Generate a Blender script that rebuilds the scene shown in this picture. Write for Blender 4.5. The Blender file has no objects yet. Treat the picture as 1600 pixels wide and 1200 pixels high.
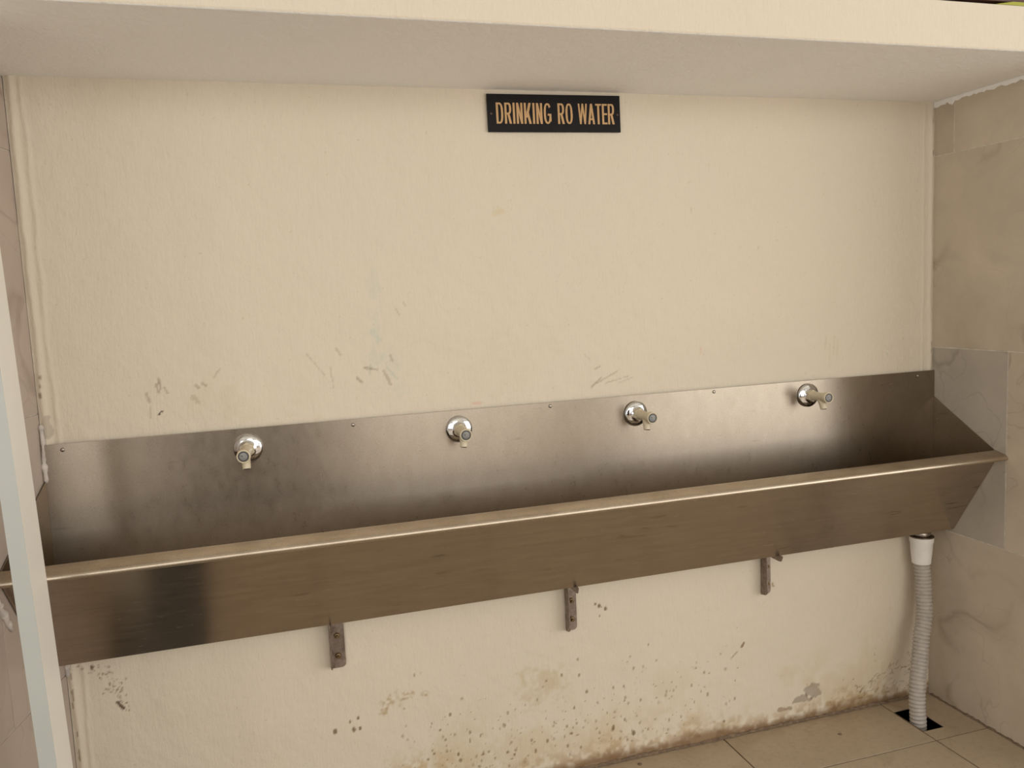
import bpy, bmesh, math, random
import numpy as np
from mathutils import Vector, Matrix

random.seed(7)
RNG = np.random.default_rng(11)
SC = bpy.context.scene
COL = SC.collection

# ------------------------------------------------------------------ camera
W, H, D = 2.44, 1.835, 0.482          # alcove width, soffit height, soffit depth (m)
cam_d = bpy.data.cameras.new('camera')
cam = bpy.data.objects.new('camera', cam_d)
COL.objects.link(cam)
cam.location = (0.4972, -2.0251, 1.3235)
cam.rotation_euler = (1.46277, 0.04474, -0.29258)
cam_d.sensor_width = 36.0
cam_d.lens = 28.7626
cam_d.clip_start = 0.02
SC.camera = cam

# ------------------------------------------------------------------ world, daylight, exposure
wd = bpy.data.worlds.new('daylight'); SC.world = wd
wd.use_nodes = True
bg = wd.node_tree.nodes['Background']
bg.inputs[0].default_value = (0.93, 0.97, 1.0, 1)
bg.inputs[1].default_value = 1.2


def area(name, loc, target, sx, sy, power, colr):
    l = bpy.data.lights.new(name, 'AREA')
    l.shape = 'RECTANGLE'; l.size = sx; l.size_y = sy
    l.energy = power; l.color = colr
    o = bpy.data.objects.new(name, l); COL.objects.link(o)
    o.location = loc
    o.rotation_euler = (Vector(target) - Vector(loc)).to_track_quat('-Z', 'Y').to_euler()
    return o


# daylight entering by the open end of the corridor, to the right behind the photographer
area('daylight_corridor_end', (4.5, -3.35, 1.30), (1.6, 0, 1.1), 3.2, 2.4, 74, (1.0, 0.97, 0.92))
# daylight entering by the two openings opposite the trough, an added pier between them darkens the steel's reflection
area('daylight_opening_right', (1.90, -4.45, 1.50), (1.2, 0, 1.0), 1.7, 1.8, 36, (1.0, 0.98, 0.94))
area('daylight_opening_left', (-1.70, -4.45, 1.50), (0.3, 0, 1.0), 2.3, 1.8, 44, (1.0, 0.98, 0.94))
# fill lamp added above the pier to even out the light on the wall
area('added_fill_above_pier', (0.25, -4.30, 2.32), (0.7, 0, 1.2), 1.4, .75, 22, (1.0, 0.98, 0.94))

vs = SC.view_settings
vs.view_transform = 'Standard'; vs.look = 'None'; vs.gamma = 1.0
vs.use_curve_mapping = False
vs.exposure = -0.51

# ------------------------------------------------------------------ node helpers


class NT:
    def __init__(s, name):
        s.m = bpy.data.materials.new(name); s.m.use_nodes = True
        s.t = s.m.node_tree; s.n = s.t.nodes; s.l = s.t.links
        s.b = s.n['Principled BSDF']

    def node(s, kind, **kw):
        n = s.n.new(kind)
        for k, v in kw.items():
            if k.startswith('i_'):
                s.put(n.inputs[k[2:].replace('_', ' ')], v)
            else:
                setattr(n, k, v)
        return n

    def put(s, sock, v):
        if isinstance(v, bpy.types.NodeSocket):
            s.l.new(v, sock)
        elif isinstance(v, tuple) and len(v) == 3 and sock.type == 'RGBA':
            sock.default_value = (*v, 1)
        else:
            sock.default_value = v

    def obj(s, scale=(1, 1, 1), rnd=0.0):
        tc = s.node('ShaderNodeTexCoord')
        mp = s.node('ShaderNodeMapping')
        s.l.new(tc.outputs['Object'], mp.inputs[0])
        mp.inputs['Scale'].default_value = scale
        if rnd:
            oi = s.node('ShaderNodeObjectInfo')
            mm = s.node('ShaderNodeMath', operation='MULTIPLY')
            s.l.new(oi.outputs['Random'], mm.inputs[0]); mm.inputs[1].default_value = rnd
            s.l.new(mm.outputs[0], mp.inputs['Location'])
        return mp.outputs[0]

    def noise(s, vec, scale, detail=3.0, rough=0.55, dist=0.0):
        n = s.node('ShaderNodeTexNoise')
        s.l.new(vec, n.inputs['Vector'])
        n.inputs['Scale'].default_value = scale
        n.inputs['Detail'].default_value = detail
        n.inputs['Roughness'].default_value = rough
        n.inputs['Distortion'].default_value = dist
        return n.outputs['Fac']

    def ramp(s, fac, a, b, ca=0.0, cb=1.0):
        n = s.node('ShaderNodeMapRange')
        s.l.new(fac, n.inputs[0])
        for i, v in zip((1, 2, 3, 4), (a, b, ca, cb)):
            n.inputs[i].default_value = v
        return n.outputs[0]

    def mix(s, fac, a, b, mode='MIX'):
        n = s.node('ShaderNodeMix', data_type='RGBA', blend_type=mode)
        s.put(n.inputs[0], fac); s.put(n.inputs[6], a); s.put(n.inputs[7], b)
        return n.outputs[2]

    def math(s, op, a, b=0.0):
        n = s.node('ShaderNodeMath', operation=op)
        s.put(n.inputs[0], a); s.put(n.inputs[1], b)
        return n.outputs[0]

    def bump(s, h, strength, dist, prev=None):
        n = s.node('ShaderNodeBump')
        s.l.new(h, n.inputs['Height'])
        n.inputs['Strength'].default_value = strength
        n.inputs['Distance'].default_value = dist
        if prev is not None:
            s.l.new(prev, n.inputs['Normal'])
        return n.outputs[0]

    def set(s, **kw):
        for k, v in kw.items():
            s.put(s.b.inputs[k.replace('_', ' ')], v)
        return s.m


def plain(name, c, rough=0.5, metal=0.0, var=0.12, scale=40.0, bump=0.0, spec=.5):
    t = NT(name); v = t.obj()
    n = t.noise(v, scale)
    c2 = tuple(x * (1 - var) for x in c)
    t.set(Base_Color=t.mix(t.ramp(n, .3, .7), c, c2), Roughness=rough, Metallic=metal, Specular_IOR_Level=spec)
    if bump:
        t.set(Normal=t.bump(n, bump, .002))
    return t.m


WALLC = (0.70, 0.61, 0.485)


def mat_wall(name, attr=False, base=WALLC):
    t = NT(name)
    v = t.obj()
    big = t.noise(v, 1.7, 4)
    c = t.mix(t.ramp(big, .35, .68), base, (base[0] * .965, base[1] * .985, base[2] * .985))
    pat = t.noise(v, 7.0, 5, .6)
    c = t.mix(t.ramp(pat, .5, .75, 0, .2), c, (base[0] * 0.93, base[1] * .92, base[2] * .89))
    if attr:
        a = t.node('ShaderNodeAttribute', attribute_name='stain')
        c = t.mix(1.0, c, a.outputs['Color'], 'MULTIPLY')
    vv = t.obj((1, 1, .22))
    b1 = t.noise(vv, 130, 3, .6)
    b2 = t.noise(v, 38, 4, .6)
    nb = t.bump(b2, .5, .005)
    nb = t.bump(b1, .5, .003, nb)
    return t.set(Base_Color=c, Roughness=.72, Normal=nb, Specular_IOR_Level=.25)


def mat_tile(name, base, dark, vein, rough=.28, dirt=0.0):
    t = NT(name)
    v = t.obj(rnd=23.0)
    w = t.node('ShaderNodeVectorMath', operation='ADD')
    n0 = t.node('ShaderNodeTexNoise'); t.l.new(v, n0.inputs['Vector'])
    n0.inputs['Scale'].default_value = 3.0; n0.inputs['Detail'].default_value = 4
    sc = t.node('ShaderNodeVectorMath', operation='SCALE'); sc.inputs['Scale'].default_value = .28
    t.l.new(n0.outputs['Color'], sc.inputs[0])
    t.l.new(v, w.inputs[0]); t.l.new(sc.outputs[0], w.inputs[1])
    cloud = t.noise(w.outputs[0], 4.5, 5, .6)
    c = t.mix(t.ramp(cloud, .32, .7), base, dark)
    # thin veins where a warped noise crosses its middle value
    vn = t.noise(w.outputs[0], 2.3, 2, .5)
    d = t.math('ABSOLUTE', t.math('SUBTRACT', vn, .5))
    line = t.ramp(d, .0, .02, 1.0, 0.0)
    gate = t.ramp(t.noise(v, 3.1, 2), .38, .58)
    c = t.mix(t.math('MULTIPLY', t.math('MULTIPLY', line, gate), .5), c, vein)
    vn2 = t.noise(w.outputs[0], 5.5, 2, .5)
    d2 = t.math('ABSOLUTE', t.math('SUBTRACT', vn2, .53))
    c = t.mix(t.math('MULTIPLY', t.math('MULTIPLY', t.ramp(d2, 0, .008, 1, 0), gate), .32), c, vein)
    if dirt:
        g = t.noise(t.obj(), 60, 4, .65)
        c = t.mix(t.ramp(g, .5, .8, 0, dirt), c, tuple(x * .55 for x in dark))
    return t.set(Base_Color=c, Roughness=t.ramp(cloud, .3, .7, rough, rough + .12))


def mat_steel(name, c1, c2, rough, aniso, grain=(1, 1, 1), spots=.5):
    t = NT(name)
    v = t.obj()
    n1 = t.noise(t.obj(grain), 26, 4, .6)
    n2 = t.noise(v, 2.2, 3)
    c = t.mix(t.ramp(n1, .35, .7), c1, c2)
    c = t.mix(t.ramp(n2, .4, .65, 0, .5), c, tuple((a + b) * .5 for a, b in zip(c1, c2)))
    # dried water spots
    vo = t.node('ShaderNodeTexVoronoi'); t.l.new(t.obj((1, 1, 1.0)), vo.inputs['Vector'])
    vo.inputs['Scale'].default_value = 240
    sp = t.ramp(vo.outputs['Distance'], .10, .26, 1, 0)
    gate = t.ramp(t.noise(v, 14, 4, .65), .46, .66)
    spm = t.math('MULTIPLY', t.math('MULTIPLY', sp, gate), spots)
    c = t.mix(spm, c, (.22, .17, .12))
    # short scuffs along the grain
    sc = t.noise(t.obj((9, 9, 70)), 1.0, 2, .5)
    sg = t.ramp(t.noise(v, 5, 2), .5, .62)
    scm = t.math('MULTIPLY', t.ramp(sc, .66, .72, 0, .45), sg)
    c = t.mix(scm, c, (.16, .12, .09))
    fine = t.noise(t.obj(grain), 60, 4, .65)
    r = t.math('ADD', t.ramp(fine, .3, .7, rough - .02, rough + .025), t.math('MULTIPLY', spm, .0))
    tan = t.node('ShaderNodeCombineXYZ'); tan.inputs[2].default_value = 1.0
    t.l.new(tan.outputs[0], t.b.inputs['Tangent'])
    nb = t.bump(t.noise(v, 420, 2, .6), .05, .0004)
    speck = t.noise(t.obj((1, 1, 1.6)), 330, 2, .6)
    c = t.mix(t.ramp(speck, .50, .70, 0, .6 * spots), c, (.25, .20, .15))
    return t.set(Base_Color=c, Metallic=1.0, Roughness=r, Anisotropic=aniso, Normal=nb)


M = {}
M['wall'] = mat_wall('cream_painted_plaster', True)
M['beam'] = mat_wall('cream_painted_beam')
M['soffit'] = mat_wall('white_painted_soffit', base=(.95, .935, .92))
M['far_wall'] = mat_wall('corridor_paint', base=(.74, .69, .61))
M['wtile'] = mat_tile('beige_marble_tile', (.61, .52, .41), (.49, .415, .32), (.28, .21, .145))
M['wtile_grey'] = mat_tile('grey_marble_tile', (.51, .45, .375), (.40, .355, .295), (.24, .19, .15))
M['wtile_left'] = mat_tile('pinkish_marble_tile', (.52, .43, .365), (.47, .385, .325), (.30, .22, .18))
M['ftile'] = mat_tile('pale_bounce_floor_tile', (.60, .475, .345), (.54, .425, .305), (.36, .25, .17), .3, .25)  # paving copy of the tile, paler so it bounces more light
M['ftile_dark'] = mat_tile('dark_grimy_floor_tile', (.44, .345, .24), (.385, .30, .205), (.27, .19, .12), .3, .4)  # same tile with a darker base for the alcove, plus grime mottling
M['grout'] = plain('pale_grout', (.72, .66, .56), .8, var=.3, scale=60)
M['fgrout'] = plain('dirty_floor_grout', (.17, .115, .07), .8, var=.4, scale=60)
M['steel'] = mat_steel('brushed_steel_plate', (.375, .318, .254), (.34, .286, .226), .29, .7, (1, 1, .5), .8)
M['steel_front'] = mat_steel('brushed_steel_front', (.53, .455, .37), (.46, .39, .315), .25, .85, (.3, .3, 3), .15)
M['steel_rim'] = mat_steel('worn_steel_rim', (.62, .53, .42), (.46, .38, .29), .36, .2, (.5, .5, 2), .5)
M['chrome'] = plain('chrome_flange', (.82, .83, .84), .09, 1.0, .25, 130)
M['cream'] = plain('cream_plastic', (.69, .60, .43), .38, 0, .08, 90)
M['grey_disc'] = plain('grey_push_button', (.30, .30, .29), .4, 0, .45, 500)
M['dark'] = plain('dark_rubber', (.035, .032, .03), .6)
M['bracket'] = plain('tarnished_bracket_steel', (.36, .29, .24), .42, .85, .5, 70, .3)
M['bolt'] = plain('brassy_bolt', (.24, .165, .09), .4, .9, .4, 300)
M['screw'] = plain('small_steel_screw', (.42, .37, .32), .3, 1.0, .3, 300)
M['signb'] = plain('black_sign_plate', (.010, .008, .008), .4, 0, .3, 60, spec=.15)
M['sign_screw'] = plain('dark_sign_screw', (.07, .04, .03), .5)
M['gold'] = plain('gold_lettering', (.56, .33, .14), .45, 0, .08, 200)
M['hose'] = plain('grey_corrugated_plastic', (.50, .45, .40), .5, 0, .18, 60)
M['white_pl'] = plain('white_plastic', (.86, .84, .79), .35, 0, .06, 60)
M['post'] = plain('cream_white_paint', (.90, .865, .79), .4, 0, .03, 6)
M['post_face'] = plain('pale_grey_green_paint', (.48, .495, .46), .4, 0, .05, 6)
M['mortar'] = plain('rough_white_mortar', (.70, .63, .57), .9, 0, .35, 70, .6)
M['pit'] = plain('drain_pit', (.02, .017, .014), .5)
M['brown'] = plain('dark_brown_wood', (.10, .035, .018), .5, 0, .5, 12)
M['lime'] = plain('lime_painted_edge', (.36, .36, .03), .5)
M['shirt'] = plain('dark_cloth', (.030, .028, .030), .85, 0, .3, 80)
M['trouser'] = plain('charcoal_cloth', (.035, .033, .036), .85, 0, .3, 80)
M['skin'] = plain('skin', (.36, .20, .13), .5, 0, .1, 30)
M['hair'] = plain('black_hair', (.012, .010, .009), .5, 0, .3, 90)
M['mat'] = plain('dark_mat', (.035, .030, .026), .9, 0, .4, 90, .5)

# ------------------------------------------------------------------ mesh helpers


def mesh_obj(name, verts, faces, mat, parent=None, smooth=False, kind=None):
    me = bpy.data.meshes.new(name)
    me.from_pydata([tuple(v) for v in verts], [], faces)
    bm = bmesh.new(); bm.from_mesh(me)
    bmesh.ops.recalc_face_normals(bm, faces=bm.faces)
    bm.to_mesh(me); bm.free()
    return link(name, me, mat, parent, smooth, kind)


def link(name, me, mat, parent=None, smooth=False, kind=None):
    o = bpy.data.objects.new(name, me); COL.objects.link(o)
    if mat is not None:
        me.materials.append(mat)
    if smooth:
        for p in me.polygons:
            p.use_smooth = True
    if parent is not None:
        o.parent = parent
    if kind:
        o['kind'] = kind
    return o


def bm_obj(name, bm, mat, parent=None, smooth=False, kind=None):
    me = bpy.data.meshes.new(name)
    bmesh.ops.recalc_face_normals(bm, faces=bm.faces)
    bm.to_mesh(me); bm.free()
    return link(name, me, mat, parent, smooth, kind)


def bx(bm, x0, x1, y0, y1, z0, z1, bevel=0.0):
    r = bmesh.ops.create_cube(bm, size=1.0)
    for v in r['verts']:
        v.co = Vector(((x0 + x1) / 2 + v.co.x * (x1 - x0), (y0 + y1) / 2 + v.co.y * (y1 - y0), (z0 + z1) / 2 + v.co.z * (z1 - z0)))
    if bevel:
        es = list({e for v in r['verts'] for e in v.link_edges})
        bmesh.ops.bevel(bm, geom=es, offset=bevel, segments=2, affect='EDGES', profile=.5)


def box(name, x0, x1, y0, y1, z0, z1, mat, parent=None, bevel=0.0, kind=None):
    bm = bmesh.new(); bx(bm, x0, x1, y0, y1, z0, z1, bevel)
    return bm_obj(name, bm, mat, parent, kind=kind)


def prism(pts, axis, a, b):
    """polygon pts (2-D) swept along axis from a to b -> verts, faces"""
    n = len(pts)

    def P(p, t):
        if axis == 'x': return (t, p[0], p[1])
        if axis == 'y': return (p[0], t, p[1])
        return (p[0], p[1], t)
    vs_ = [P(p, a) for p in pts] + [P(p, b) for p in pts]
    fs = [tuple(range(n))[::-1], tuple(range(n, 2 * n))]
    fs += [(i, (i + 1) % n, n + (i + 1) % n, n + i) for i in range(n)]
    return vs_, fs


def lathe(prof, seg=32, axis='y', base=(0, 0, 0), closed=True):
    """prof: list of (t along axis, radius)."""
    vs_, fs = [], []
    for t, r in prof:
        for k in range(seg):
            a = 2 * math.pi * k / seg
            c, s_ = r * math.cos(a), r * math.sin(a)
            p = {'y': (c, t, s_), 'z': (c, s_, t), 'x': (t, c, s_)}[axis]
            vs_.append((p[0] + base[0], p[1] + base[1], p[2] + base[2]))
    for i in range(len(prof) - 1):
        for k in range(seg):
            k2 = (k + 1) % seg
            fs.append((i * seg + k, i * seg + k2, (i + 1) * seg + k2, (i + 1) * seg + k))
    if closed:
        fs.append(tuple(range(seg)))
        fs.append(tuple(range((len(prof) - 1) * seg, len(prof) * seg)))
    return vs_, fs


def tube(path, radii, seg=20):
    vs_, fs = [], []
    P = [Vector(p) for p in path]
    n = len(P)
    for i, p in enumerate(P):
        t = (P[min(i + 1, n - 1)] - P[max(i - 1, 0)]).normalized()
        u = t.cross(Vector((0.3, 1, 0))).normalized(); w = t.cross(u)
        for k in range(seg):
            a = 2 * math.pi * k / seg
            vs_.append(p + (u * math.cos(a) + w * math.sin(a)) * radii[i])
    for i in range(n - 1):
        for k in range(seg):
            k2 = (k + 1) % seg
            fs.append((i * seg + k, i * seg + k2, (i + 1) * seg + k2, (i + 1) * seg + k))
    fs.append(tuple(range(seg))); fs.append(tuple(range((n - 1) * seg, n * seg)))
    return vs_, fs


def thing(name, label, cat, loc=(0, 0, 0), group=None):
    o = bpy.data.objects.new(name, None); COL.objects.link(o)
    o.empty_display_size = .05
    o.location = loc; o['label'] = label; o['category'] = cat
    if group: o['group'] = group
    return o


def tag(o, label, cat, group=None):
    o['label'] = label; o['category'] = cat
    if group: o['group'] = group
    return o


def autosmooth(o, ang=35):
    for p in o.data.polygons: p.use_smooth = True
    o.data.set_sharp_from_angle(angle=math.radians(ang))
    return o


# ------------------------------------------------------------------ back wall: a fine grid with the stains painted on it
def vnoise(nx, nz, cx, cz):
    g = RNG.random((cz + 2, cx + 2))
    X = np.linspace(0, cx, nx); Z = np.linspace(0, cz, nz)
    xi = X.astype(int); zi = Z.astype(int); fx = X - xi; fz = Z - zi
    fx = fx * fx * (3 - 2 * fx); fz = fz * fz * (3 - 2 * fz)
    a = g[zi][:, xi]; b = g[zi][:, xi + 1]; c = g[zi + 1][:, xi]; d = g[zi + 1][:, xi + 1]
    FX = fx[None, :]; FZ = fz[:, None]
    return (a * (1 - FX) + b * FX) * (1 - FZ) + (c * (1 - FX) + d * FX) * FZ


def build_back_wall():
    nx, nz = 760, 570
    xs = np.linspace(0, W, nx); zs = np.linspace(0, H, nz)
    X, Z = np.meshgrid(xs, zs)
    tint = np.ones((nz, nx, 3))
    fine = vnoise(nx, nz, 420, 320)
    mid = .6 * vnoise(nx, nz, 130, 100) + .4 * vnoise(nx, nz, 300, 230)
    low = .5 * vnoise(nx, nz, 24, 18) + .3 * vnoise(nx, nz, 60, 45) + .2 * vnoise(nx, nz, 140, 105)

    def lay(mask, colr, amt=1.0):
        hit = mask > 1e-4
        m = np.clip(mask[hit], 0, 1)[:, None] * amt
        tint[hit] *= 1 - m + np.array(colr)[None, :] * m

    def sm(x, a, b):
        t = np.clip((x - a) / (b - a), 0, 1); return t * t * (3 - 2 * t)

    def win(x0, x1, z0, z1):
        i0, i1 = np.searchsorted(xs, (x0, x1)); k0, k1 = np.searchsorted(zs, (z0, z1))
        return slice(k0, max(k1, k0 + 1)), slice(i0, max(i1, i0 + 1))

    def blob(x, z, rx, rz, soft=.5, rag=.5):
        out = np.zeros((nz, nx)); g = 1.02 + rag
        q = win(x - rx * g, x + rx * g, z - rz * g, z + rz * g)
        d = np.sqrt(((X[q] - x) / rx) ** 2 + ((Z[q] - z) / rz) ** 2) + (mid[q] - .5) * rag * 2
        out[q] = 1 - sm(d, 1 - soft, 1)
        return out

    def stroke(x0, z0, x1, z1, w, rag=.8):
        dx, dz = x1 - x0, z1 - z0; L2 = dx * dx + dz * dz
        out = np.zeros((nz, nx)); g = w * 2
        q = win(min(x0, x1) - g, max(x0, x1) + g, min(z0, z1) - g, max(z0, z1) + g)
        t = np.clip(((X[q] - x0) * dx + (Z[q] - z0) * dz) / L2, 0, 1)
        d = np.hypot(X[q] - x0 - t * dx, Z[q] - z0 - t * dz) / w + (fine[q] - .5) * rag
        out[q] = 1 - sm(d, .5, 1.1)
        return out

    # splash dirt at the foot of the wall
    edge = .030 + .035 * (low - .5) + .012 * (mid - .5) + .012 * sm(X, 1.0, 1.9) * (X < 1.7)
    reach = sm(X, .55, 1.05)
    lay((1 - sm(Z, edge * .35, edge * 1.25)) * reach, (.40, .30, .215), .9)
    lay((1 - sm(Z, edge * .8, edge * 2.6)) * reach * sm(mid, .35, .65), (.70, .58, .44), .7)
    lay((1 - sm(Z, .02, .34)) * sm(low, .38, .7) * sm(X, .2, .8), (.90, .83, .70), .8)
    # splash specks, denser towards the floor
    dens = (1 - sm(Z, .05, .42)) * sm(X, .5, .95) * (1 - .6 * sm(X, 1.55, 1.8))
    lay(sm(fine, .90, .97) * (dens > .02) * sm(dens * .9 + low * .7, .55, 1.0), (.42, .33, .24), .85)
    for _ in range(150):
        x = RNG.uniform(.75, 1.75); z = .05 + abs(RNG.normal(0, .13))
        if z > .5: continue
        r = RNG.uniform(.0022, .0052)
        lay(blob(x, z, r, r * RNG.uniform(1, 1.7), .4, .2), (.40, .31, .22), RNG.uniform(.4, .95))
    # smear under the left end of the trough
    for _ in range(90):
        t = RNG.random(); x = .065 + .05 * t + RNG.normal(0, .008 + .008 * (1 - t)); z = .515 - .10 * t + RNG.normal(0, .012)
        r = RNG.uniform(.0015, .0032)
        lay(blob(x, z, r, r * 1.3, .5, .2), (.36, .30, .24), RNG.uniform(.4, .9))
    lay(stroke(.100, .417, .110, .402, .0045), (.20, .16, .12))
    lay(blob(.034, .513, .004, .008), (.30, .24, .18)); lay(blob(.053, .513, .005, .006), (.28, .22, .17))
    # drill-like chips
    for x, z, r in ((.589, .246, .0065), (.635, .242, .006), (.627, .264, .004), (.648, .270, .004), (.6515, .2418, .005),
                    (1.41, .074, .008), (1.306, .470, .004), (1.318, .463, .005), (1.336, .452, .006), (1.325, .458, .003), (1.318, .434, .004)):
        lay(blob(x, z, r, r * 1.3, .35, .25), (.33, .26, .19), .95)
    # brown rub marks
    for x, z, rx, rz in ((.73, .30, .03, .022), (.775, .306, .02, .012), (.82, .303, .012, .008), (.715, .27, .015, .02)):
        lay(blob(x, z, rx, rz, .8, .9) * sm(fine, .3, .7), (.66, .54, .38), .8)
    lay(blob(.80, .10, .22, .09, .9, .6) * sm(mid, .35, .7), (.78, .64, .46), .8)
    lay(blob(1.15, .27, .09, .07, .9, .8), (.86, .78, .64), .7)
    # scraped patch and scuffs near the drain hose
    lay(blob(2.005, .088, .028, .022, .2, .7), (.62, .60, .60)); lay(blob(1.962, .068, .035, .013, .2, .9), (.60, .57, .55))
    lay(blob(1.905, .047, .03, .008, .3, .8), (.60, .53, .46))
    for _ in range(70):
        x = RNG.uniform(2.16, 2.37); z = RNG.uniform(.03, .03 + (x - 2.08) * .45); a = RNG.uniform(-.3, 1.2); L = RNG.uniform(.004, .02)
        lay(stroke(x, z, x + L * math.cos(a), z + L * math.sin(a), .002), (.50, .42, .33), RNG.uniform(.25, .8))
    for _ in range(60):
        x = RNG.normal(2.395, .022); z = abs(RNG.normal(.045, .035)) + .01
        lay(blob(x, z, .004, .004, .4, .2), (.34, .27, .2), RNG.uniform(.4, .9))
    lay(stroke(1.762, .268, 1.770, .280, .004), (.42, .33, .26)); lay(stroke(1.728, .240, 1.748, .256, .0025), (.5, .42, .32), .7)
    lay(stroke(1.868, .445, 1.872, .437, .004), (.5, .4, .3), .8)
    # hand marks above the trough
    for a in ((.224, 1.138, .228, 1.118, .004, .45), (.245, 1.158, .250, 1.138, .003, .5), (.252, 1.170, .254, 1.145, .003, .6),
              (.262, 1.148, .268, 1.136, .0025, .5), (.228, 1.105, .228, 1.080, .0025, .35), (.330, 1.150, .336, 1.143, .004, .5),
              (.345, 1.152, .352, 1.145, .004, .45), (.322, 1.122, .332, 1.110, .006, .3), (.372, 1.165, .385, 1.182, .0025, .3),
              (.700, 1.141, .712, 1.128, .0035, .55), (.720, 1.163, .752, 1.156, .0035, .5), (.768, 1.150, .782, 1.118, .0045, .4),
              (.785, 1.19, .79, 1.176, .003, .45), (.655, 1.215, .665, 1.198, .0025, .35), (.64, 1.17, .642, 1.12, .002, .3),
              (.585, 1.205, .625, 1.150, .0018, .3), (.805, 1.305, .815, 1.285, .002, .35), (.83, 1.31, .825, 1.32, .003, .3),
              (1.318, 1.070, 1.345, 1.092, .003, .5), (1.330, 1.078, 1.395, 1.108, .0022, .45), (1.360, 1.078, 1.425, 1.092, .002, .35),
              (1.330, 1.118, 1.344, 1.124, .003, .4), (1.395, 1.075, 1.440, 1.088, .0016, .3), (1.30, 1.16, 1.315, 1.145, .0018, .3)):
        lay(stroke(*a[:5]), (.42, .36, .30), a[5])
    lay(blob(.2470, 1.088, .004, .0035, .3, .1), (.12, .10, .08)); lay(blob(.2530, 1.093, .0035, .0035, .3, .1), (.12, .10, .08))
    # teal and pink paint ghosts
    for x, z, rx, rz, k in ((.757, 1.36, .022, .05, .5), (.755, 1.27, .016, .07, .45), (.745, 1.20, .022, .06, .55), (.79, 1.16, .03, .05, .4), (.805, 1.10, .02, .03, .35)):
        lay(blob(x, z, rx, rz, .9, .8), (.90, .965, .985), k * 1.6)
    lay(stroke(.735, 1.17, .732, 1.145, .003), (.72, .80, .78), .5)
    lay(stroke(.775, 1.16, .80, 1.13, .003), (.72, .80, .78), .45)
    lay(blob(.998, 1.052, .018, .005, .6, .6), (1.0, .72, .68), .7); lay(stroke(1.647, 1.155, 1.648, 1.140, .003), (1, .74, .68), .5)
    for k in range(9):
        t = -1.2 + k * .3
        lay(blob(2.285 - .011 * math.cos(t), 1.104 + .013 * math.sin(t), .0022, .0022, .6, .1), (.72, .86, .88), .7)
    for x in (2.058, 2.072, 2.088, 2.10):
        z = RNG.uniform(1.13, 1.18); lay(stroke(x, z, x - .004, z - RNG.uniform(.03, .09), .0028), (.80, .70, .50), RNG.uniform(.2, .5))
    lay(blob(1.085, 1.535, .025, .012, .9, .7), (.93, .84, .64), .6)
    lay(blob(.41, 1.10, .22, .10, .95, .9) * sm(low, .4, .7), (.95, .90, .80), .4)
    lay(blob(1.1, 1.16, .30, .15, .95, .9) * sm(low, .45, .7), (.95, .92, .86), .35)
    # faint specks everywhere
    lay(sm(fine, .965, .99), (.66, .58, .46), .4)
    # chips of the paint along the left corner
    for z in (.30, .315, .36, .43, .445, .46, .50, 1.19, 1.17, 1.15):
        lay(blob(.006 + RNG.random() * .006, z, .003, .009, .4, .4), (.38, .32, .26), .8)
    lay(blob(.012, 1.075, .012, .025, .3, .9), (.70, .68, .68), .8)
    for z in (1.78, 1.69, 1.685, 1.12, 1.10):
        lay(blob(W - .006, z, .003, .010, .4, .4), (.36, .31, .24), .8)

    # relief: thick brushed paint beads in both corners, uneven plaster
    Y = -.004 * (low - .5)
    wob = .004 * (np.interp(Z, zs, vnoise(1, nz, 1, 30)[:, 0]) - .5)
    Y -= .0055 * np.exp(-((X - .012 - wob) / .007) ** 2) + .0025 * np.exp(-((X - .034 + 2 * wob) / .005) ** 2)
    Y -= .0045 * np.exp(-((X - W + .010 + wob) / .006) ** 2)
    Y -= .0015 * np.exp(-((X - W + .036 - wob) / .004) ** 2)
    co = np.stack([X, Y, Z], -1).reshape(-1, 3).astype(np.float32)
    idx = np.arange(nx * nz).reshape(nz, nx)
    q = np.stack([idx[:-1, :-1], idx[:-1, 1:], idx[1:, 1:], idx[1:, :-1]], -1).reshape(-1, 4)
    me = bpy.data.meshes.new('wall_back')
    me.vertices.add(len(co)); me.vertices.foreach_set('co', co.ravel())
    me.loops.add(q.size); me.loops.foreach_set('vertex_index', q.ravel().astype(np.int32))
    me.polygons.add(len(q)); me.polygons.foreach_set('loop_start', np.arange(0, q.size, 4, dtype=np.int32))
    me.update(calc_edges=True); me.validate()
    at = me.attributes.new('stain', 'FLOAT_COLOR', 'POINT')
    c4 = np.ones((nx * nz, 4), np.float32); c4[:, :3] = tint.reshape(-1, 3)
    at.data.foreach_set('color', c4.ravel())
    me.polygons.foreach_set('use_smooth', np.ones(len(q), bool))
    return link('wall_back', me, M['wall'], kind='structure')


wall_back = build_back_wall()
core = box('masonry', -.25, W + .25, .012, .16, -.1, 2.75, M['far_wall'], wall_back)
core['label'] = 'plain masonry behind and above the painted wall'

# ------------------------------------------------------------------ soffit slab (ledge over the alcove)
bm = bmesh.new()
bx(bm, -.9, W + .9, -D, .011, H, 1.9365, .004)
slab = bm_obj('ceiling', bm, M['beam'], kind='structure')
slab.data.materials.append(M['soffit'])
for p in slab.data.polygons:
    if p.normal.z < -.9: p.material_index = 1


# ------------------------------------------------------------------ tiled side walls
def tile_x(name, y0, y1, z0, z1, x_face, sgn, mat, parent, g=.0014):
    """tile lying against a side wall, face at x_face, thickness away from the room"""
    th = .007
    xa, xb = sorted((x_face, x_face + sgn * th))
    bm = bmesh.new(); bx(bm, xa, xb, y0 + g, y1 - g, z0 + g, z1 - g, .0008)
    return bm_obj(name, bm, mat, parent)


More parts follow.
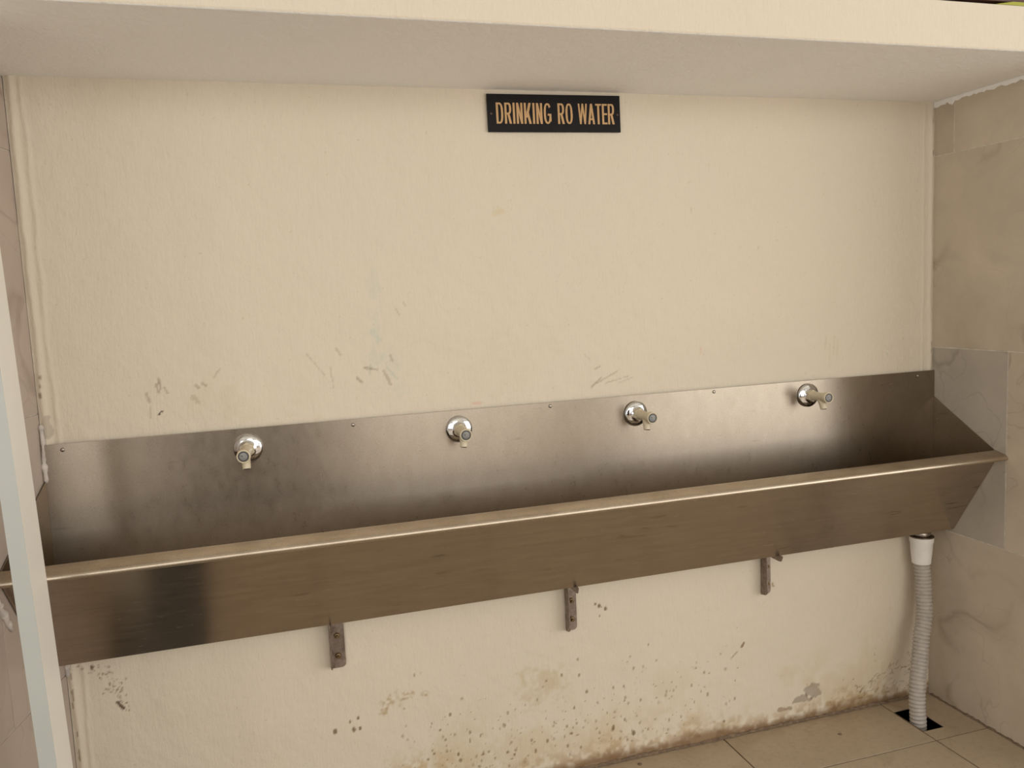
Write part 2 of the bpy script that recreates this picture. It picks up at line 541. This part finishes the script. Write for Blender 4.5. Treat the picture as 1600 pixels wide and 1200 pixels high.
wall_r = box('wall_right', W + .0006, W + .25, -.50, .011, -.1, H, M['grout'], kind='structure')
YE = -.50
rows = [(-.008, .5500), (.5500, 1.1095), (1.1095, 1.6775), (1.6775, H - .004)]
cuts = [[-.355], [-.2695], [-.38], [-.0738]]
for (z0, z1), cs in zip(rows, cuts):
    ys = [YE] + sorted(cs) + [.006]
    for a, b in zip(ys[:-1], ys[1:]):
        grey = (z0 == .55 and b == .006)
        tile_x('wall_tile', a, b, z0, z1, W, 1, M['wtile_grey'] if grey else M['wtile'], wall_r)
# ragged bead of plaster where tiles meet the soffit
vs_, fs = [], []
n = 60
for i in range(n + 1):
    y = -.0 + (YE) * i / n
    d = .008 + .006 * random.random() + (.010 if .05 < -y < .075 else 0) + (.006 if -y < .05 else 0)
    vs_ += [(W - .002 - .002 * random.random(), y, H - d), (W - .004, y, H - .0005), (W + .004, y, H - .0005), (W + .004, y, H - d)]
for i in range(n):
    for k in range(4):
        a, b = i * 4 + k, i * 4 + (k + 1) % 4
        fs.append((a, b, b + 4, a + 4))
mesh_obj('plaster_bead', vs_, fs, M['soffit'], wall_r)

wall_l = box('wall_left', -.25, -.0006, -.52, .011, -.1, H, M['grout'], kind='structure')
rows_l = [(-.008, .505), (.505, 1.1095), (1.1095, 1.6775), (1.6775, H - .004)]
for (z0, z1), c in zip(rows_l, (-.42, -.24, -.21, -.30)):
    for a, b in ((-.52, c), (c, 0)):
        tile_x('wall_tile', a, b, z0, z1, 0.0, -1, M['wtile_left'], wall_l)


SPLAY = .18                       # the left wall opens outwards a little
for o in [wall_l] + list(wall_l.children):
    for q in o.data.vertices:
        if q.co.x > -.1: q.co.x += SPLAY * min(0, q.co.y)


def lump(name, pts, r, mat, parent):
    """irregular strip of mortar along pts"""
    path, rad = [], []
    for i in range(len(pts) - 1):
        for k in range(6):
            t = k / 6
            path.append(Vector(pts[i]).lerp(Vector(pts[i + 1]), t)); rad.append(r * random.uniform(.6, 1.35))
    path.append(Vector(pts[-1])); rad.append(r * .5); rad[0] = r * .5
    return mesh_obj(name, *tube(path, rad, 8), mat, parent, True)


lump('mortar_patch', [(.003, -.006, 1.085), (.005, -.008, 1.045), (.003, -.010, 1.0), (.004, -.010, .955)], .0065, M['mortar'], wall_l)
lump('mortar_patch', [(-.050, -.285, .800), (-.045, -.262, .785), (-.042, -.245, .755), (-.036, -.215, .70)], .008, M['mortar'], wall_l)
lump('mortar_patch', [(.004, -.004, .55), (.003, -.004, .50)], .006, M['mortar'], wall_l)

# ------------------------------------------------------------------ floor
HX0, HX1, HY0, HY1 = 2.256, 2.326, -.180, -.058       # drain hole
bm = bmesh.new()
FX0, FX1, FY0 = -4.0, 6.5, -4.75
zt = -.0025
bx(bm, FX0, HX0, FY0, .011, -.12, zt)
bx(bm, HX1, FX1, FY0, .011, -.12, zt)
bx(bm, HX0, HX1, HY1, .011, -.12, zt)
bx(bm, HX0, HX1, FY0, HY0, -.12, zt)
floor = bm_obj('floor', bm, M['fgrout'], kind='structure')
mesh_obj('drain_pit', [(HX0, HY0, -.11), (HX1, HY0, -.11), (HX1, HY1, -.11), (HX0, HY1, -.11), (HX0, HY0, -.004), (HX1, HY0, -.004), (HX1, HY1, -.004), (HX0, HY1, -.004)],
         [(0, 1, 2, 3), (0, 1, 5, 4), (1, 2, 6, 5), (2, 3, 7, 6), (3, 0, 4, 7)], M['pit'], floor)
TP, gy = .556, .0022


def ftile(x0, x1, y0, y1):
    bm = bmesh.new(); bx(bm, x0 + gy, x1 - gy, y0 + gy, y1 - gy, -.010, 0, .0008)
    return bm_obj('floor_tile', bm, M['ftile_dark'], floor)


xj = [2.25 - TP * k for k in range(0, 5)][::-1]
xj[0] = -.09
ycol = [0.0, -.229, -.229 - TP, -.229 - 2 * TP]
for j in range(3):
    y1, y0 = ycol[j], ycol[j + 1]
    if j == 0: y1 = -.004
    for a, b in zip(xj[:-1], xj[1:]):
        ftile(a, b, y0, y1)
    if j: ftile(2.25, W if j == 1 else 2.25 + TP, y0, y1)
# the notched corner tile round the drain
pts = [(2.2516, -.004), (2.4385, -.004), (2.4385, -.2274), (2.2516, -.2274), (2.2516, HY0), (HX1, HY0), (HX1, HY1), (2.2516, HY1)]
v_, f_ = prism(pts, 'z', -.010, 0)
mesh_obj('floor_tile', v_, f_, M['ftile_dark'], floor)
# the rest of the corridor floor, out of view, kept paler to bounce light into the alcove
box('floor_paving', FX0, FX1, FY0, ycol[3] - .002, -.012, 0, M['ftile'], floor)
box('floor_paving', FX0, -.26, ycol[3], -.0, -.012, 0, M['ftile'], floor)
box('floor_paving', 2.25 + TP + .002, FX1, ycol[3], -.0, -.012, 0, M['ftile'], floor)
# ragged dirt-filled fillet along wall foot
vs_, fs = [], []
n = 160
for i in range(n + 1):
    x = .02 + (W - .04) * i / n
    d = .007 + .005 * random.random()
    vs_ += [(x, -.002, .004 + .005 * random.random()), (x, -d, .0012), (x, .006, .0012)]
for i in range(n):
    for k in range(3):
        a, b = i * 3 + k, i * 3 + (k + 1) % 3
        fs.append((a, b, b + 3, a + 3))
mesh_obj('dirt_fillet', vs_, fs, plain('dark_dirt', (.24, .165, .105), .9, 0, .5, 90, .6), floor)
vs_, fs = [], []
n = 50
for i in range(n + 1):
    y = -.01 - .48 * i / n
    d = .003 + .004 * random.random()
    vs_ += [(W - .0003, y, .002 + .005 * random.random()), (W - d, y, .0012), (W + .004, y, .0012)]
for i in range(n):
    for k in range(3):
        a, b = i * 3 + k, i * 3 + (k + 1) % 3
        fs.append((a, b, b + 3, a + 3))
mesh_obj('dirt_fillet', vs_, fs, bpy.data.materials['dark_dirt'], floor)
for (x, y, r) in ((2.02, -.105, .006), (1.41, -.035, .007), (1.19, -.03, .010), (1.10, -.05, .008)):
    vv, ff = lathe([(0.0001, r), (.0012, r * .8), (.0016, r * .3)], 9, 'z', (x, y, 0))
    mesh_obj('dirt_speck', vv, ff, bpy.data.materials['dark_dirt'], floor, True)

# ------------------------------------------------------------------ corridor behind the photographer (seen only as reflections)
far = bmesh.new()
for a in ((-4, -2.9, -4.75, -4.6, 0, 2.8), (-.5, 1.0, -4.75, -4.35, 0, 1.92), (-2.9, 2.75, -4.75, -4.6, 0, .55), (-2.9, 2.75, -4.75, -4.6, 2.48, 2.8), (2.75, 3.2, -4.75, -4.6, 0, 2.8)):  # the middle pier is added to mirror as a dark band in the steel
    bx(far, *a)
bm_obj('wall_opposite', far, M['far_wall'], kind='structure')
box('ceiling_corridor', -4, 6.5, -4.75, -D - .5, 2.8, 2.9, M['far_wall'], kind='structure')

dr = box('added_dark_door', -.46, .95, -4.349, -4.31, .003, 1.90, M['brown'], None, .004, kind='structure')  # unseen door added on the pier so the steel mirrors something dark
for k in range(2):
    for (za, zb_) in ((.15, .85), (1.0, 1.78)):
        box('added_door_panel', -.38 + .70 * k, .17 + .70 * k, -4.31, -4.300, za, zb_, M['brown'], dr, .004)
    box('added_door_handle', .20 + .07 * k, .225 + .07 * k, -4.31, -4.27, .92, 1.06, M['screw'], dr, .004)

# ------------------------------------------------------------------ post at the mouth of the alcove
post = thing('door_post', 'cream and pale grey-green painted upright post at the left edge, in front of the trough', 'post', (.070, -.43, 0))
bm = bmesh.new(); bx(bm, -.0137, .0138, -.0485, .045, 0, H - .0005, .0008)
bm_obj('post_body', bm, M['post'], post)
bm = bmesh.new(); bx(bm, -.0137, .0136, -.0500, -.0486, 0, H - .0005)
o = bm_obj('front_strip', bm, M['post_face'], post)
for part in post.children:          # the post leans a little to the left
    for q in part.data.vertices: q.co.x -= (q.co.z - .66) * .026
o['label'] = 'pale grey-green front face'

# ------------------------------------------------------------------ trough
tr = thing('steel_trough', 'long brushed stainless steel wash trough fixed along the wall below the sign', 'trough', (0, 0, 0))
RA, RB = (-.232, .828), (-.274, .8165)
BT = (-.0918, .5624)
X0, X1 = .001, W - .0012
mesh_obj('back_plate', *prism([(-.010, .556), (-.0115, .556), (-.0115, 1.0395), (-.0100, 1.0395)], 'x', X0, X1), M['steel'], tr)
# front: sloping panel
mesh_obj('front_panel', *prism([(-.2400, .806), (BT[0], BT[1]), (BT[0] + .002, BT[1] + .003), (-.2375, .808)], 'x', X0, X1), M['steel_front'], tr)
mesh_obj('bottom_panel', *prism([BT, (-.0118, .556), (-.0118, .5575), (BT[0] + .001, BT[1] + .0018)], 'x', X0, X1), M['steel_front'], tr)
rim_pts = [(-.230, .8265), (-.234, .8285), (-.238, .8285), (-.268, .8205), (-.2735, .8175), (-.2762, .8130), (-.2755, .8085), (-.2705, .8052), (-.2640, .8050), (-.2390, .8062), (-.2360, .8085)]
o = mesh_obj('rim', *prism(rim_pts, 'x', X0, X1 + .0008), M['steel_rim'], tr); autosmooth(o, 50)
for xa, xb in ((X0 + .0002, X0 + .0018), (X1 - .0018, X1 - .0002)):
    mesh_obj('end_panel', *prism([(-.0117, .958), (-.2345, .8275), (-.2375, .8060), (BT[0] + .002, BT[1] + .002), (-.0117, .558)], 'x', xa, xb), M['steel'], tr)
for x, z in ((.0425, 1.026), (.6827, 1.0258), (1.1949, 1.0299), (1.6796, 1.0306), (2.3775, 1.0254)):
    mesh_obj('screw', *lathe([(-.0112, .0048), (-.0125, .0046), (-.0136, .0030), (-.0138, .0012)], 14, 'y', (x, 0, z)), M['screw'], tr, True)
mesh_obj('drain_spigot', *lathe([(.560, .0255), (.535, .0255)], 28, 'z', (2.3600, -.05, 0)), M['screw'], tr, True)

# the left end follows the splayed wall
for o in tr.children:
    if o.name.startswith(('front_panel', 'bottom_panel', 'rim', 'end_panel')):
        for q in o.data.vertices:
            if q.co.x < .05: q.co.x += SPLAY * min(0, q.co.y + .012)

# ------------------------------------------------------------------ taps
TAPLAB = ['cream push tap on a chrome flange, leftmost of the four, nearest the post',
          'cream push tap on a chrome flange, second from the left',
          'cream push tap on a chrome flange, third from the left',
          'cream push tap on a chrome flange, rightmost, nearest the tiled wall']


def make_tap():
    t = thing('push_tap', TAPLAB[0], 'tap', (0, 0, 0), 'push taps along the trough')
    mesh_obj('flange', *lathe([(0, .0335), (-.003, .0342), (-.0055, .0335), (-.0085, .0285), (-.0105, .0215), (-.0120, .0165), (-.0155, .0150)], 48), M['chrome'], t, True)
    # hexagonal collar
    hexp = [(.0172 * math.cos(math.pi / 6 + k * math.pi / 3), .0172 * math.sin(math.pi / 6 + k * math.pi / 3)) for k in range(6)]
    v, f = prism(hexp, 'y', -.012, -.0265)
    mesh_obj('collar', v, f, M['cream'], t)
    o = mesh_obj('body', *lathe([(-.026, .0138), (-.028, .0142), (-.030, .0138), (-.045, .0122), (-.068, .0122), (-.076, .0132), (-.0795, .0140)], 36), M['cream'], t); autosmooth(o, 40)
    o = mesh_obj('cap', *lathe([(-.0795, .0140), (-.0800, .0150), (-.0815, .0156), (-.0900, .0156), (-.0925, .0150), (-.0932, .0140), (-.0930, .0130), (-.0915, .0124)], 36), M['cream'], t); autosmooth(o, 40)
    b = mesh_obj('button_ring', *lathe([(-.0905, .0122), (-.0920, .0120), (-.0922, .0102)], 32), plain('dark_grey_ring', (.07, .068, .065), .4), t, True)
    b = mesh_obj('button', *lathe([(-.0905, .0092), (-.0924, .0090), (-.0929, .0080)], 32), M['grey_disc'], t, True)
    mesh_obj('button_mark', *lathe([(-.0928, .0014), (-.0931, .0012)], 10, 'y', (-.003, 0, .0015)), M['dark'], b)
    # spout leaning slightly forward and down
    v, f = tube([(0, -.056, -.004), (0, -.061, -.012), (0, -.0665, -.021), (0, -.0705, -.031), (0, -.0712, -.0335)], [.0098, .0098, .0096, .0093, .0090], 24)
    o = mesh_obj('spout', v, f, M['cream'], t); autosmooth(o, 45)
    mesh_obj('outlet', *lathe([(-.0334, .0068), (-.0338, .0068)], 20, 'z', (0, -.0712, 0)), M['dark'], o)
    return t


def dup(root):
    r = root.copy(); COL.objects.link(r)
    for ch in root.children:
        c = ch.copy(); COL.objects.link(c); c.parent = r
        for g in ch.children:
            d = g.copy(); COL.objects.link(d); d.parent = c
    return r


tap0 = make_tap()
taps = [tap0] + [dup(tap0) for _ in range(3)]
for t, lab, (x, z, yaw, pitch, roll) in zip(taps, TAPLAB, ((.4354, .9925, -6, 2.5, -4), (.9469, .9920, -2, 1.5, 5), (1.4385, .9900, 3.5, 1.0, 8), (1.9848, .9975, 1.0, -1.0, 0))):
    t['label'] = lab
    t.location = (x, -.0116, z)
    # yaw turns the nose sideways, pitch droops it
    t.rotation_euler = (math.radians(pitch), math.radians(roll), math.radians(yaw))

# ------------------------------------------------------------------ brackets
BRLAB = ['steel angle bracket with two brassy bolts, under the left part of the trough',
         'steel angle bracket under the middle of the trough',
         'steel angle bracket under the right part of the trough, nearest the drain hose']


def bracket(x0, w, zb, lab, yaw=0.0):
    t = thing('shelf_bracket', lab, 'bracket', (x0, -.0005, 0), 'brackets under the trough')
    r = .011
    arc = [(w - r + r * math.sin(a), zb + r - r * math.cos(a)) for a in [k * math.pi / 12 for k in range(0, 7)]]
    mesh_obj('wall_leg', *prism([(.0, .5535), (.0, zb)] + arc + [(w, .5535)], 'y', -.0035, -.0065), M['bracket'], t)
    mesh_obj('flange', *prism([(-.0035, .5535), (-.0035, zb), (-.024, zb + .004), (-.0305, zb + .009), (-.0335, zb + .018), (-.0335, .5535)], 'x', -.0032, 0), M['bracket'], t)
    mesh_obj('arm', *prism([(-.0336, .5572), (-.0336, .5470), (-.092, .5465), (-.101, .5485), (-.1075, .5640), (-.0945, .5652), (-.0922, .5618)], 'x', -.0032, 0), M['bracket'], t)
    mesh_obj('arm_top', *prism([(0, -.0035), (w, -.0035), (w, -.066), (0, -.070)], 'z', .5528, .5552), M['bracket'], t)
    for zc in (zb + .032, zb + .084):
        cx = w * .48
        b = mesh_obj('bolt', *lathe([(-.0065, .0082), (-.0085, .0080), (-.0085, .0060), (-.0125, .0058), (-.0132, .0040), (-.0190, .0036)], 18, 'y', (cx, 0, zc)), M['bolt'], t)
        autosmooth(b, 35)
    return t


bracket(.5925, .0345, .4150, BRLAB[0])
bracket(1.2200, .0285, .4100, BRLAB[1])
bracket(1.8310, .0270, .4200, BRLAB[2])

# ------------------------------------------------------------------ drain hose
hose = thing('drain_hose', 'grey corrugated drain hose running from the trough into the floor hole', 'hose', (2.36, -.05, 0))
ho = Vector(hose.location)
o = mesh_obj('coupling', *lathe([(.5375, .0315), (.5375, .0345), (.523, .0345), (.520, .0325), (.485, .0300), (.470, .0280), (.4560, .0270), (.4560, .0235)], 36, 'z'), M['white_pl'], hose); autosmooth(o, 35)
mesh_obj('coupling_lip', *lathe([(.5378, .0352), (.5405, .0350), (.5405, .0258), (.5378, .0258)], 36, 'z'), M['bracket'], hose)
key = [Vector(p) - ho for p in ((2.3613, -.05, .4600), (2.3620, -.055, .4044), (2.3596, -.062, .3505), (2.3539, -.070, .2995), (2.3356, -.080, .2394), (2.3197, -.090, .1772), (2.2985, -.105, .1069), (2.2885, -.115, .0473), (2.2860, -.122, .0), (2.287, -.122, -.06))]


def catmull(pts, n):
    out = []
    for i in range(len(pts) - 1):
        p0, p1, p2, p3 = pts[max(i - 1, 0)], pts[i], pts[i + 1], pts[min(i + 2, len(pts) - 1)]
        for k in range(n):
            t = k / n
            out.append(.5 * ((2 * p1) + (p2 - p0) * t + (2 * p0 - 5 * p1 + 4 * p2 - p3) * t * t + (3 * p1 - p0 - 3 * p2 + p3) * t ** 3))
    out.append(pts[-1]); return out


cl = catmull(key, 40)
s = [0.0]
for a, b in zip(cl[:-1], cl[1:]): s.append(s[-1] + (b - a).length)
tot = s[-1]; pitch = .0112; nr = int(tot / pitch * 8)
path, rad = [], []
j = 0
for i in range(nr + 1):
    d = tot * i / nr
    while j < len(s) - 2 and s[j + 1] < d: j += 1
    t = (d - s[j]) / max(1e-9, s[j + 1] - s[j])
    path.append(cl[j].lerp(cl[j + 1], t))
    ph = (i % 8) / 8
    rad.append(.0188 + .0050 * math.sqrt(max(0, math.sin(math.pi * ph))))
mesh_obj('corrugated_tube', *tube(path, rad, 24), M['hose'], hose, True)

# ------------------------------------------------------------------ sign with raised letters
sgn = thing('wall_sign', 'black plate with gold capital lettering high on the cream wall', 'sign', (1.2415, -.006, 1.7785))
sgn.rotation_euler = (0, math.radians(-.55), 0)
SWd, SHt = .359, .0925
bm = bmesh.new(); bx(bm, -SWd / 2, SWd / 2, -.002, .002, -SHt / 2, SHt / 2, .0004)
bm_obj('plate', bm, M['signb'], sgn)


def glyph(ch, w, h, st):
    """list of convex 2-D polygons for a bold condensed capital"""
    P = []

    def bar(x0, z0, x1, z1): P.append([(x0, z0), (x1, z0), (x1, z1), (x0, z1)])

    def diag(xb, xt, zb, zt, ww): P.append([(xb, zb), (xb + ww, zb), (xt + ww, zt), (xt, zt)])

    def ring(cx, cz, rx, rz, a0, a1, sx, sz, n=14):
        for k in range(n):
            a, b = a0 + (a1 - a0) * k / n, a0 + (a1 - a0) * (k + 1) / n
            def e(t, kx, kz):
                c, s_ = math.cos(t), math.sin(t)
                return (cx + kx * math.copysign(abs(c) ** .8, c), cz + kz * math.copysign(abs(s_) ** .8, s_))
            P.append([e(a, rx, rz), e(b, rx, rz), e(b, rx - sx, rz - sz), e(a, rx - sx, rz - sz)])
    tt = st * .82
    hp = math.pi / 2
    if ch == 'I': bar(0, 0, st, h)
    if ch == 'D':
        bar(0, 0, st, h); bar(st, 0, w * .45, tt); bar(st, h - tt, w * .45, h)
        ring(w * .45, h / 2, w * .55, h / 2, -hp, hp, st, tt)
    if ch == 'R':
        bar(0, 0, st, h); m = h * .44
        bar(st, h - tt, w * .5, h); bar(st, m, w * .5, m + tt)
        ring(w * .5, (h + m) / 2, w * .48, (h - m) / 2, -hp, hp, st, tt)
        diag(w - st * 1.1, w * .40, 0, m, st * 1.1)
    if ch == 'N':
        bar(0, 0, st, h); bar(w - st, 0, w, h)
        P.append([(w - st, 0), (w - st * .1, 0), (st, h), (st * .1, h)])
    if ch == 'K':
        bar(0, 0, st, h)
        diag(st * .6, w - st * 1.25, h * .30, h, st * 1.2)
        diag(w - st * 1.15, st * 1.05, 0, h * .60, st * 1.15)
    if ch == 'G':
        ring(w / 2, h / 2, w / 2, h / 2, math.radians(35), math.radians(330), st, tt, 22)
        bar(w * .52, h * .40, w, h * .40 + tt); bar(w - st, h * .12, w, h * .40)
    if ch == 'O': ring(w / 2, h / 2, w / 2, h / 2, 0, 2 * math.pi, st, tt, 28)
    if ch == 'W':
        q = w / 4
        s8 = st * .80
        diag(q - s8 * .45, 0, 0, h, s8); diag(q - s8 * .45, 2 * q - s8 / 2, 0, h, s8)
        diag(3 * q - s8 * .55, 2 * q - s8 / 2, 0, h, s8); diag(3 * q - s8 * .55, w - s8, 0, h, s8)
    if ch == 'A':
        diag(0, w / 2 - st / 2, 0, h, st); diag(w - st, w / 2 - st / 2, 0, h, st); bar(w * .22, h * .20, w * .78, h * .20 + tt)
    if ch == 'T': bar(0, h - tt, w, h); bar(w / 2 - st / 2, 0, w / 2 + st / 2, h - tt)
    if ch == 'E':
        bar(0, 0, st, h)
        for z in (0, h / 2 - tt / 2, h - tt): bar(st, z, w, z + tt)
    return P


LH = .0512
wid = {'I': .0056, 'D': .0182, 'R': .0178, 'N': .0163, 'K': .0190, 'G': .0198, 'O': .0192, 'W': .0250, 'A': .0188, 'T': .0162, 'E': .0142}
texts = [('DRINKING', -.1570, -.0115), ('RO', .0063, .0465), ('WATER', .0618, .1625)]
for word, xa, xb in texts:
    tw = sum(wid[c] for c in word); gap = (xb - xa - tw) / max(1, len(word) - 1)
    x = xa
    for c in word:
        vs_, fs = [], []
        for kk, poly in enumerate(glyph(c, wid[c], LH, .0054)):
            b0 = len(vs_); n = len(poly); yf = -.0027 - .00004 * kk
            vs_ += [(x + p[0], -.0021, -.0262 + p[1]) for p in poly] + [(x + p[0], yf, -.0262 + p[1]) for p in poly]
            fs += [tuple(range(b0 + n, b0 + 2 * n))] + [(b0 + i, b0 + (i + 1) % n, b0 + n + (i + 1) % n, b0 + n + i) for i in range(n)]
        mesh_obj('letter', vs_, fs, M['gold'], sgn)
        x += wid[c] + gap
for x in (-.170, .171):
    mesh_obj('screw', *lathe([(-.0019, .0036), (-.0030, .0034), (-.0036, .0015)], 14, 'y', (x, 0, -.002)), M['sign_screw'], sgn, True)

# ------------------------------------------------------------------ board on the ledge (top right)
bd = thing('wooden_board', 'dark brown wooden board with a lime-green edge lying on the ledge, top right', 'board', (2.4, -.25, 1.9366))
bm = bmesh.new(); bx(bm, -.38, .45, -.228, .20, .0075, .05, .002); bm_obj('panel', bm, M['brown'], bd)
mesh_obj('edge_strip', *prism([(-.25, .0), (.45, .0), (.45, .0085), (-.10, .0080), (-.20, .0075)], 'y', -.2300, -.20), M['lime'], bd)
bm = bmesh.new(); bx(bm, -.36, .43, -.19, .18, 0, .0075); bm_obj('batten', bm, M['brown'], bd)

# ------------------------------------------------------------------ mat reflected in the front of the trough
mt = mesh_obj('floor_mat', *prism([(.008, -.02), (.272, -.02), (.272, -1.0), (.106, -1.0), (.106, -.355), (.008, -.355)], 'z', .0003, .011), M['mat'])
tag(mt, 'dark mat on the floor below the left end of the trough, reflected in its front', 'mat')


# ------------------------------------------------------------------ the photographer, visible only as a reflection in the steel
def make_person(loc):
    me = bpy.data.meshes.new('figure_skeleton')
    V, R_, E_ = [], [], []

    def v(p, r, parent=None):
        V.append(p); R_.append(r if isinstance(r, tuple) else (r, r))
        if parent is not None: E_.append((parent, len(V) - 1))
        return len(V) - 1
    pel = v((0, 0, .86), (.165, .120))
    bel = v((0, .01, 1.00), (.160, .115), pel)
    che = v((0, .0, 1.16), (.175, .120), bel)
    col = v((0, -.01, 1.285), (.125, .085), che)
    nek = v((0, .005, 1.355), .054, col)
    jaw = v((0, .030, 1.425), (.066, .074), nek)
    brow = v((0, .022, 1.50), (.078, .094), jaw)
    v((0, .010, 1.565), (.062, .078), brow)
    nose = v((0, .100, 1.462), .016, jaw)
    for sx in (-1, 1):
        ear = v((sx * .082, .005, 1.468), (.014, .022), brow)
        sh = v((sx * .175, -.005, 1.275), .072, col)
        el = v((sx * .300, .09, 1.045), .050, sh)
        wr = v((sx * .165, .272, 1.215), .031, el)
        pa = v((sx * .135, .302, 1.262), (.036, .024), wr)
        # thumb and four fingers closing round the phone
        t1 = v((sx * .118, .285, 1.285), .0105, pa); v((sx * .092, .283, 1.298), .0090, t1)
        for k, (dz, L) in enumerate(((.058, 1.0), (.040, 1.1), (.022, 1.02), (.006, .84))):
            f1 = v((sx * .122, .326, 1.262 + dz), .0098, pa)
            f2 = v((sx * (.122 - .026 * L), .334, 1.266 + dz), .0088, f1)
            v((sx * (.122 - .046 * L), .326, 1.264 + dz), .0080, f2)
        hp = v((sx * .095, .0, .80), .098, pel)
        kn = v((sx * .108, .02, .455), .068, hp)
        ank = v((sx * .112, -.015, .09), .043, kn)
        heel = v((sx * .114, -.03, .045), .042, ank)
        v((sx * .125, .155, .033), (.044, .030), heel)
    me.from_pydata(V, E_, [])
    o = bpy.data.objects.new('person', me); COL.objects.link(o)
    sk = o.modifiers.new('skin', 'SKIN'); sk.use_smooth_shade = True
    sk.branch_smoothing = .6
    for i, d in enumerate(me.skin_vertices[0].data):
        d.radius = R_[i]; d.use_root = (i == 0)
    su = o.modifiers.new('sub', 'SUBSURF'); su.levels = 2; su.render_levels = 2
    dg = bpy.context.evaluated_depsgraph_get(); dg.update()
    nm = bpy.data.meshes.new_from_object(o.evaluated_get(dg))
    o.modifiers.clear(); o.data = nm
    nm.materials.clear()
    for k in ('shirt', 'trouser', 'skin', 'hair', 'dark'): nm.materials.append(M[k])
    zmin = min(q.co.z for q in nm.vertices)
    for q in nm.vertices: q.co.z -= zmin
    for p in nm.polygons:
        c = p.center; p.use_smooth = True
        arm = abs(c.x) > .10 and c.y > .235 and c.z > 1.05
        if c.z < .085: p.material_index = 4
        elif c.z < .80: p.material_index = 1
        elif c.z > 1.475 and (c.y < .045 or c.z > 1.56): p.material_index = 3
        elif c.z > 1.355 or arm or (c.y > .24): p.material_index = 2
        else: p.material_index = 0
    o.location = loc
    tag(o, 'person in dark clothes taking the photograph, a dark shape mirrored in the steel plate', 'person')
    return o


pers = make_person((.34, -2.36, .0006))
# long flared dark tunic, added to widen the figure's dark reflection
vs_, fs = [], []
ring = ((.46, .315, .20), (.60, .305, .185), (.80, .285, .165), (.95, .245, .15), (1.10, .225, .145), (1.22, .215, .135), (1.30, .15, .10))
for z, rx, ry in ring:
    for k in range(32):
        a = 2 * math.pi * k / 32; w_ = 1 + .05 * math.cos(8 * a) * max(0, 1.0 - z)
        vs_.append((rx * w_ * math.cos(a), ry * w_ * math.sin(a), z))
for i in range(len(ring) - 1):
    for k in range(32):
        k2 = (k + 1) % 32
        fs.append((i * 32 + k, i * 32 + k2, (i + 1) * 32 + k2, (i + 1) * 32 + k))
mesh_obj('tunic', vs_, fs, M['shirt'], pers, True)
